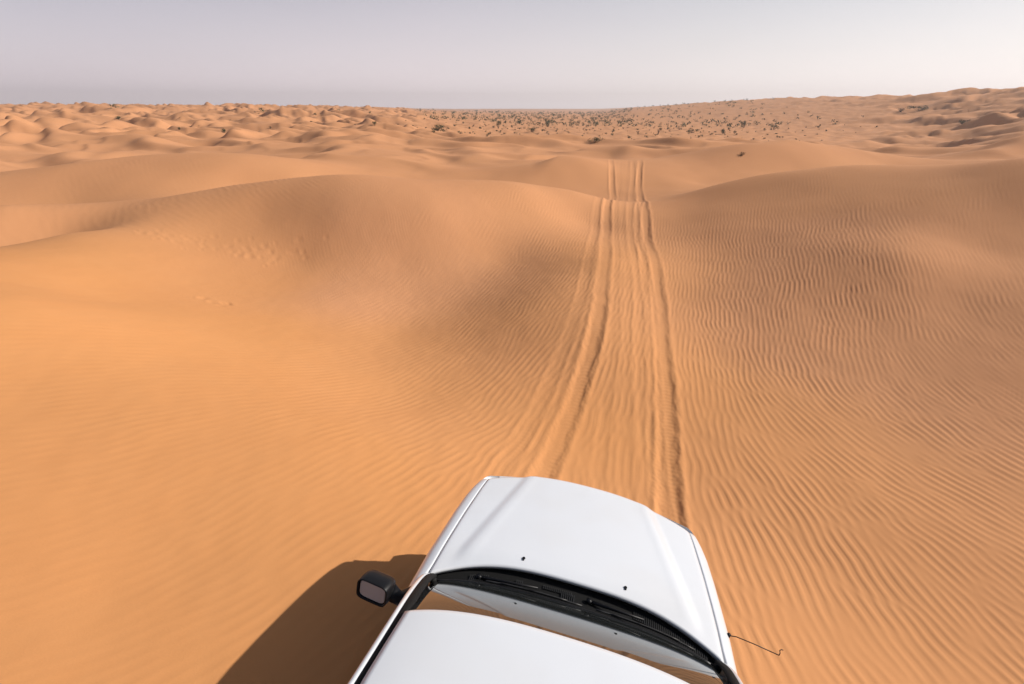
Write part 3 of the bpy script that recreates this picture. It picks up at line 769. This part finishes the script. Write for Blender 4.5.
def make_sand():
    m, nt, b = new_mat('desert_sand'); N = nt.nodes; L = nt.links
    g = N.new('ShaderNodeNewGeometry')
    def noise(scale, det=4, rough=.5, vec=None):
        n = N.new('ShaderNodeTexNoise'); n.inputs['Scale'].default_value = scale; n.inputs['Detail'].default_value = det; n.inputs['Roughness'].default_value = rough
        L.new(vec or g.outputs['Position'], n.inputs['Vector']); return n.outputs['Fac']
    def mix(f, a, b_):
        x = N.new('ShaderNodeMix'); x.data_type = 'RGBA'
        for s, v in (('A', a), ('B', b_)):
            if isinstance(v, tuple): x.inputs[s].default_value = (*v, 1)
            else: L.new(v, x.inputs[s])
        if isinstance(f, float): x.inputs['Factor'].default_value = f
        else: L.new(f, x.inputs['Factor'])
        return x.outputs['Result']
    def rng(v, a, b_, c=0., d=1.):
        r = N.new('ShaderNodeMapRange'); r.inputs['From Min'].default_value = a; r.inputs['From Max'].default_value = b_; r.inputs['To Min'].default_value = c; r.inputs['To Max'].default_value = d
        L.new(v, r.inputs['Value']); return r.outputs['Result']
    c = mix(rng(noise(.22, 5), .35, .65), SAND_A, SAND_B)
    c = mix(rng(noise(2.1, 6, .6), .4, .7, 0., .15), c, SAND_C)
    at = N.new('ShaderNodeAttribute'); at.attribute_name = 'tan_mix'
    c = mix(rng(at.outputs['Fac'], .45, 1.5, 0., .75), c, (.58, .292, .166))  # blend towards pinkish tan by the weight stored on the ground
    # single grains and darker heavy grains
    c = mix(rng(noise(420, 2, .6), .60, .75, 0., .30), c, (.30, .12, .045))
    c = mix(rng(noise(300, 2, .6, None), .62, .8, 0., .3), c, (.78, .48, .24))
    L.new(c, b.inputs['Base Color'])
    b.inputs['Roughness'].default_value = .95; b.inputs['Specular IOR Level'].default_value = .12
    b1 = N.new('ShaderNodeBump'); b1.inputs['Strength'].default_value = .35; b1.inputs['Distance'].default_value = .004
    L.new(noise(55, 6, .65), b1.inputs['Height'])
    b2 = N.new('ShaderNodeBump'); b2.inputs['Strength'].default_value = .4; b2.inputs['Distance'].default_value = .0012
    L.new(noise(600, 2), b2.inputs['Height']); L.new(b1.outputs['Normal'], b2.inputs['Normal']); L.new(b2.outputs['Normal'], b.inputs['Normal'])
    return m
SAND_A = (.60, .275, .102); SAND_B = (.565, .254, .095); SAND_C = (.60, .295, .122)
def make_foliage(name, a, c):
    m, nt, b = new_mat(name); N = nt.nodes; L = nt.links
    tc = N.new('ShaderNodeTexCoord'); n = N.new('ShaderNodeTexNoise'); n.inputs['Scale'].default_value = 4; L.new(tc.outputs['Object'], n.inputs['Vector'])
    x = N.new('ShaderNodeMix'); x.data_type = 'RGBA'; x.inputs['A'].default_value = (*a, 1); x.inputs['B'].default_value = (*c, 1)
    L.new(n.outputs['Fac'], x.inputs['Factor']); L.new(x.outputs['Result'], b.inputs['Base Color']); b.inputs['Roughness'].default_value = .8
    b.inputs['Specular IOR Level'].default_value = .2
    return m

MAT['paint'] = make_paint(); MAT['glass'] = make_glass()
MAT['black_plastic'] = simple('black_plastic', (.007, .007, .008), .4, bump=.12, bscale=400, spec=.25)
MAT['worn_plastic'] = simple('worn_plastic', (.016, .016, .016), .5, bump=.1, bscale=300)
MAT['seal'] = simple('matte_rubber', (.006, .006, .006), .75, bump=.15, bscale=200, spec=.2)
MAT['chrome'] = simple('chrome', (.7, .7, .7), .15, 1); MAT['rubber'] = simple('rubber', (.02, .02, .02), .85, bump=.2, bscale=60, var=.3)
MAT['mirror'] = simple('mirror_glass', (.62, .61, .62), .07, .4, var=.0); MAT['lens_red'] = simple('red_lens', (.35, .01, .01), .15, coat=1)
MAT['lens_clear'] = simple('clear_lens', (.55, .57, .6), .1, coat=1); MAT['rim'] = simple('alloy', (.5, .5, .52), .35, .9, var=.1)
MAT['sand'] = make_sand()
MAT['leaf_dark'] = make_foliage('dark_green_leaves', (.045, .06, .02), (.09, .10, .04))
MAT['leaf_pale'] = make_foliage('grey_green_leaves', (.09, .10, .045), (.16, .155, .08))
MAT['leaf_dry'] = make_foliage('dry_twigs', (.14, .09, .05), (.22, .15, .08))
MAT['twig'] = simple('twig_bark', (.12, .075, .045), .9, var=.3, bscale=20)

# ------------------------------------------------------------------ build
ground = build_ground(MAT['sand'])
M3 = Matrix(((0.9634, 0.22504, 0.14565), (-0.24218, 0.96362, 0.11307), (-0.11491, -0.1442, 0.98285)))
car = make_car(M3, Vector((0.3695, 2.0693, CAM_Z-2.5428)))

# ------------------------------------------------------------------ shrubs
def shrub_meshes():
    out = {}
    for kind, leafm in (('dark', 'leaf_dark'), ('pale', 'leaf_pale'), ('dry', 'leaf_dry')):
        out[kind] = []
        for v in range(4):
            rs = random.Random(hash((kind == 'dark', kind == 'pale', v)) & 255)
            rs = random.Random(10*v+{'dark': 1, 'pale': 2, 'dry': 3}[kind])
            F = Acc(); T = Acc()
            lobes = [(rs.gauss(0, .28), rs.gauss(0, .28), rs.uniform(.25, .62), rs.uniform(.2, .36)) for _ in range(6)]
            nl = {'dark': 520, 'pale': 380, 'dry': 160}[kind]
            for k in range(nl):
                lx, ly, lz, lr = rs.choice(lobes)
                d = Vector((rs.gauss(0, 1), rs.gauss(0, 1), rs.gauss(0, 1))).normalized()*lr*rs.uniform(.35, 1.08)
                p = Vector((lx, ly, lz*.9))+Vector((d.x, d.y, d.z*.8))
                if p.z < .02: p.z = rs.uniform(.02, .15)
                s = rs.uniform(.03, .065)
                a = Vector((rs.gauss(0, 1), rs.gauss(0, 1), rs.gauss(0, .7))).normalized(); b = a.cross(Vector((rs.gauss(0, 1), rs.gauss(0, 1), rs.gauss(0, 1)))).normalized()
                F.add([p-a*s, p+b*s*.5, p+a*s, p-b*s*.5], [(0, 1, 2, 3)])
            for k in range(14 if kind != 'dry' else 26):
                lx, ly, lz, lr = rs.choice(lobes); e = Vector((lx+rs.gauss(0, .16), ly+rs.gauss(0, .16), lz*rs.uniform(.8, 1.2)))
                T.tube([(rs.gauss(0, .03), rs.gauss(0, .03), -.15), e*.5+Vector((rs.gauss(0, .04), rs.gauss(0, .04), .0)), e], [.018, .012, .005], 4)
            fm = bpy.data.meshes.new('foliage'); fm.from_pydata(F.v, [], F.f); fm.materials.append(MAT[leafm])
            tm = bpy.data.meshes.new('twigs'); tm.from_pydata(T.v, [], T.f); tm.materials.append(MAT['twig'])
            out[kind].append((fm, tm))
    return out
SM = shrub_meshes()
def hgt(x, y): return float(height(np.array([x], float), np.array([y], float), False)[0])
def place_shrub(x, y, w, h, kind, label, group, rs):
    fm, tm = rs.choice(SM[kind])
    r = bpy.data.objects.new('desert_shrub', None); COL.objects.link(r)
    r.location = (x, y, hgt(x, y)-.03); r.rotation_euler = (0, 0, rs.uniform(0, 6.28)); r.scale = (w, w, h/.85)
    r['label'] = label; r['category'] = 'shrub'
    if group: r['group'] = group
    for nm, me in (('foliage', fm), ('twigs', tm)):
        o = bpy.data.objects.new(nm, me); COL.objects.link(o); o.parent = r
    return r
_az = np.radians(np.linspace(-60, 60, 601)); _r = np.concatenate([np.arange(6, 60, .5), np.arange(60, 400, 1.5), np.arange(400, 1600, 8.)])
_A, _R = np.meshgrid(_az, _r, indexing='ij')
_H = height((_R*np.sin(_A)).ravel(), (_R*np.cos(_A)).ravel(), False).reshape(_A.shape)
_E = (_H-CAM_Z)/_R                                     # tangent of the sight angle to each ground point
_EM = np.maximum.accumulate(_E, axis=1)
def seen(x, y, top=.8):
    r = math.hypot(x, y); i = int(round((math.degrees(math.atan2(x, y))+60)/.2))
    if i < 0 or i > 600: return False
    k = int(np.searchsorted(_r, r*.985))-1
    return (hgt(x, y)+top*.7-CAM_Z)/r > _EM[i, max(k, 0)]
def first_hit(az, el):
    """ground point in the direction az (deg from +Y), el (deg)"""
    i = (az+60)/.2; i = int(round(i)); t = math.tan(math.radians(el))
    k = np.argmax(_E[i] >= t)
    if _E[i, k] < t: return None
    return _r[k]*math.sin(math.radians(az)), _r[k]*math.cos(math.radians(az))
rs_ = random.Random(5)
taken = []
# shrubs one can pick out: azimuth, elevation, width, height, kind, label
PICK = [
 (-7.87, -2.272, 0.01906, 0.01279, 'dark', 'dark green bush at the near left edge of the shrub plain'),
 (-1.48, -2.099, 0.008, 0.01657, 'dark', 'tall thin dark bush left of the middle of the plain'),
 (2.12, -2.487, 0.01284, 0.01107, 'dark', 'low rounded dark bush at the near edge of the plain'),
 (3.79, -1.902, 0.01117, 0.01834, 'dark', 'tall grey green bush standing clear near the plain edge'),
 (8.79, -3.528, 0.02562, 0.01105, 'pale', 'low flat green shrub on the dune crest behind the wheel tracks'),
 (23.32, -4.473, 0.01353, 0.00864, 'dry', 'tiny dry twig plant on the brown slope of the right middle dune'),
 (39.56, -1.321, 0.00984, 0.00708, 'dark', 'small dark shrub beside the bright round dune on the right'),
 (36.46, -0.303, 0.01651, 0.00876, 'dark', 'wide dark shrub on the far right slope, larger of the two there'),
 (35.18, -0.385, 0.01291, 0.00743, 'dry', 'brownish shrub on the far right slope beside the wide dark one'),
 (-35.7, -1.001, 0.00904, 0.00594, 'dark', 'lone dark shrub on the bright dunes at far left'),
 (-14.14, -1.848, 0.00775, 0.00891, 'dark', 'lone dark round shrub at the right end of the left dunes'),
 (21.31, -2.41, 0.00898, 0.01033, 'dark', 'dark round shrub on the near edge of the plain right of the tracks'),
 (25.68, -1.98, 0.01011, 0.01162, 'pale', 'grey green bush at the right end of the plain'),
 (23.11, -1.842, 0.00883, 0.01354, 'dark', 'dark upright bush on the right part of the plain'),
 (15.1, -2.497, 0.00621, 0.01071, 'dry', 'dry brown upright shrub on the near plain above the tracks'),
 (18.39, -2.362, 0.01372, 0.00876, 'dark', 'flat dark bush on bare sand right of the tracks')
]
for az_, el_, w_, h_, k_, lab in PICK:
    p = first_hit(az_, el_)
    if not p: print('no hit', lab); continue
    r_ = math.hypot(*p); print('pick', lab, round(r_, 1))
    place_shrub(p[0], p[1], w_*r_, h_*r_, k_, lab, None, rs_); taken.append(p)
cand = []
tries = 0
while len(cand) < 1150 and tries < 60000:
    tries += 1
    az_ = rs_.uniform(-13, 40); r_ = 85*math.exp(rs_.random()**.8*math.log(900/85))
    x_, y_ = r_*math.sin(math.radians(az_)), r_*math.cos(math.radians(az_))
    # density: plain is thick, thins out to either side
    den = float(sstep(-14, -3, az_)*sstep(36, 20, az_))
    den *= .35+.65*float(sstep(-.25, .25, perlin(np.array([x_/30]), np.array([y_/22]), 88)[0]))
    if r_ < 130: den *= .22
    if r_ > 260 and az_ > 12: den *= .45*float(sstep(34, 20, az_))
    if rs_.random() > den: continue
    if any(abs(x_-a) < 2.2 and abs(y_-b) < 2.2 for a, b in taken): continue
    if not seen(x_, y_, .2): continue
    taken.append((x_, y_)); cand.append((r_, x_, y_))
for k in range(34):     # a few on the dunes to the left
    az_ = rs_.uniform(-44, -6); r_ = rs_.uniform(90, 230); x_, y_ = r_*math.sin(math.radians(az_)), r_*math.cos(math.radians(az_))
    if seen(x_, y_): cand.append((r_*(1 if len(cand) % 2 else 1.2), x_, y_))
cand.sort()
IND = cand[:285-len(PICK)]
for r_, x_, y_ in IND:
    k_ = rs_.choices(['dark', 'pale', 'dry'], [.55, .25, .2])[0]
    s = rs_.choice([.26, .34, .44, .56, .8])*rs_.uniform(.8, 1.2)
    left_ = math.degrees(math.atan2(x_, y_)) < -6
    lab = {'dark': 'small dark green shrub growing ', 'pale': 'small grey green shrub growing ', 'dry': 'small dry brown shrub standing '}[k_]
    lab += 'among the sand dunes left of the plain' if left_ else 'on the flat shrub-dotted plain below the horizon'
    g = {'dark': 'dark green shrubs', 'pale': 'grey green shrubs', 'dry': 'dry brown shrubs'}[k_]+(' among the left dunes' if left_ else ' on the distant plain')
    place_shrub(x_, y_, s*1.05, s*.95, k_, lab, g, rs_)
# the uncountable rest, far off: one object
F_ = Acc(); ncl = 0
for r_, x_, y_ in cand[285-len(PICK):]:
    z_ = hgt(x_, y_); s = rs_.uniform(.5, 1.3)*(1+r_/900); ncl += 1
    for k in range(16):
        p = Vector((x_+rs_.gauss(0, .35)*s, y_+rs_.gauss(0, .35)*s, z_+rs_.uniform(.0, .75)*s)); q = .22*s
        a = Vector((rs_.gauss(0, 1), rs_.gauss(0, 1), rs_.gauss(0, .8))).normalized(); b = a.cross(Vector((rs_.gauss(0, 1), rs_.gauss(0, 1), rs_.gauss(0, 1)))).normalized()
        F_.add([p-a*q, p+b*q*.6, p+a*q, p-b*q*.6], [(0, 1, 2, 3)])
fs_ = F_.build('distant_scrub', MAT['leaf_dark'], None); fs_['kind'] = 'stuff'
print('shrubs', len(IND), 'far', ncl)


# ------------------------------------------------------------------ air, sky, sun, camera
SUN_AZ, SUN_EL = 82.0, 32.0
def build_world():
    w = bpy.data.worlds.new('World'); S.world = w; w.use_nodes = True
    nt = w.node_tree; N = nt.nodes; L = nt.links; bg = N['Background']
    sky = N.new('ShaderNodeTexSky'); sky.sky_type = 'NISHITA'; sky.sun_disc = False
    sky.sun_elevation = math.radians(SUN_EL); sky.sun_rotation = math.radians(SUN_AZ)
    sky.altitude = 100; sky.air_density = 1.0; sky.dust_density = 1.5; sky.ozone_density = 1.5
    tc = N.new('ShaderNodeTexCoord'); sp = N.new('ShaderNodeSeparateXYZ'); L.new(tc.outputs['Generated'], sp.inputs[0])
    def math_(op, a, b=None):
        n = N.new('ShaderNodeMath'); n.operation = op
        for i, v in enumerate((a, b)):
            if v is None: continue
            if isinstance(v, (int, float)): n.inputs[i].default_value = v
            else: L.new(v, n.inputs[i])
        return n.outputs[0]
    z = math_('MAXIMUM', sp.outputs['Z'], 0.0)
    thick = math_('EXPONENT', math_('MULTIPLY', z, -1/SKY_H))                      # dust layer thins with height
    # brighter towards the sun's side: cosine of the angle from the sun's azimuth
    ca = math_('ADD', math_('MULTIPLY', sp.outputs['X'], math.sin(math.radians(SUN_AZ))), math_('MULTIPLY', sp.outputs['Y'], math.cos(math.radians(SUN_AZ))))
    ramp = N.new('ShaderNodeValToRGB'); L.new(math_('ADD', math_('MULTIPLY', ca, .5), .5), ramp.inputs['Fac'])
    cr = ramp.color_ramp; cr.elements.remove(cr.elements[1])
    cr.elements[0].position = 0; cr.elements[0].color = (*SKY[0][1], 1)
    for p_, c_ in SKY[1:]:
        e = cr.elements.new(p_); e.color = (*c_, 1)
    neb = N.new('ShaderNodeTexNoise'); neb.inputs['Scale'].default_value = 2.2; neb.inputs['Detail'].default_value = 3
    mp = N.new('ShaderNodeMapping'); mp.inputs['Scale'].default_value = (1, 1, 5); L.new(tc.outputs['Generated'], mp.inputs['Vector']); L.new(mp.outputs[0], neb.inputs['Vector'])
    sc_ = N.new('ShaderNodeVectorMath'); sc_.operation = 'SCALE'; L.new(ramp.outputs['Color'], sc_.inputs[0])
    L.new(math_('MULTIPLY', thick, math_('ADD', math_('MULTIPLY', neb.outputs['Fac'], .10), .95)), sc_.inputs['Scale'])
    sn = N.new('ShaderNodeVectorMath'); sn.operation = 'SCALE'; L.new(sky.outputs['Color'], sn.inputs[0]); sn.inputs['Scale'].default_value = 1.0
    L.new(math_('MULTIPLY', math_('SUBTRACT', 1.0, math_('MULTIPLY', thick, .9)), .75), sn.inputs['Scale'])
    ad = N.new('ShaderNodeVectorMath'); ad.operation = 'ADD'; L.new(sc_.outputs[0], ad.inputs[0]); L.new(sn.outputs[0], ad.inputs[1])
    L.new(ad.outputs[0], bg.inputs['Color']); bg.inputs['Strength'].default_value = SKY_K
    return nt
SKY_K = .075; SKY_H = .23
SKY = [(0.0, (8.5, 7.4, 8.2)), (.25, (8.8, 7.6, 8.3)), (.5, (10.2, 8.9, 9.4)), (.72, (10.6, 9.7, 9.8)), (.87, (11.6, 10.8, 10.9)), (1.0, (13, 12.3, 12.2))]
wn = build_world()
sd = bpy.data.lights.new('sun', 'SUN'); sd.energy = 3.8; sd.angle = math.radians(.6); sd.color = (1, .94, .87)
so = bpy.data.objects.new('sun', sd); COL.objects.link(so)
dv = Vector((math.sin(math.radians(SUN_AZ))*math.cos(math.radians(SUN_EL)), math.cos(math.radians(SUN_AZ))*math.cos(math.radians(SUN_EL)), math.sin(math.radians(SUN_EL))))
so.rotation_euler = dv.to_track_quat('Z', 'Y').to_euler(); so.location = (10, 0, 20)

cd = bpy.data.cameras.new('camera'); cam = bpy.data.objects.new('camera', cd); COL.objects.link(cam)
cd.sensor_width = 36; cd.lens = 36*500/1024; cd.clip_start = .05; cd.clip_end = 20000
cam.location = (0, 0, CAM_Z); cam.rotation_euler = (math.radians(90)-math.atan(235/500), 0, 0)
S.camera = cam

# the dusty air: one even volume round the whole scene
def build_haze():
    zs = -14.0, 60.0; v = []; q = 2750.0
    for z in zs: v += [(-q, -q, z), (q, -q, z), (q, q, z), (-q, q, z)]
    me = bpy.data.meshes.new('haze'); me.from_pydata(v, [], [(3, 2, 1, 0), (4, 5, 6, 7), (0, 1, 5, 4), (1, 2, 6, 5), (2, 3, 7, 6), (3, 0, 4, 7)])
    m = bpy.data.materials.new('dusty_air'); m.use_nodes = True; nt = m.node_tree
    nt.nodes.remove(nt.nodes['Principled BSDF']); vol = nt.nodes.new('ShaderNodeVolumePrincipled')
    vol.inputs['Color'].default_value = (1, .93, .90, 1); vol.inputs['Density'].default_value = HAZE_D; vol.inputs['Anisotropy'].default_value = .3
    nt.links.new(vol.outputs[0], nt.nodes['Material Output'].inputs['Volume'])
    me.materials.append(m); o = bpy.data.objects.new('haze', me); COL.objects.link(o); o['kind'] = 'stuff'
HAZE_D = .00042
build_haze()
S.view_settings.view_transform = 'Standard'; S.view_settings.look = 'None'; S.view_settings.gamma = 1; S.view_settings.exposure = .38
S.render.engine = 'CYCLES'
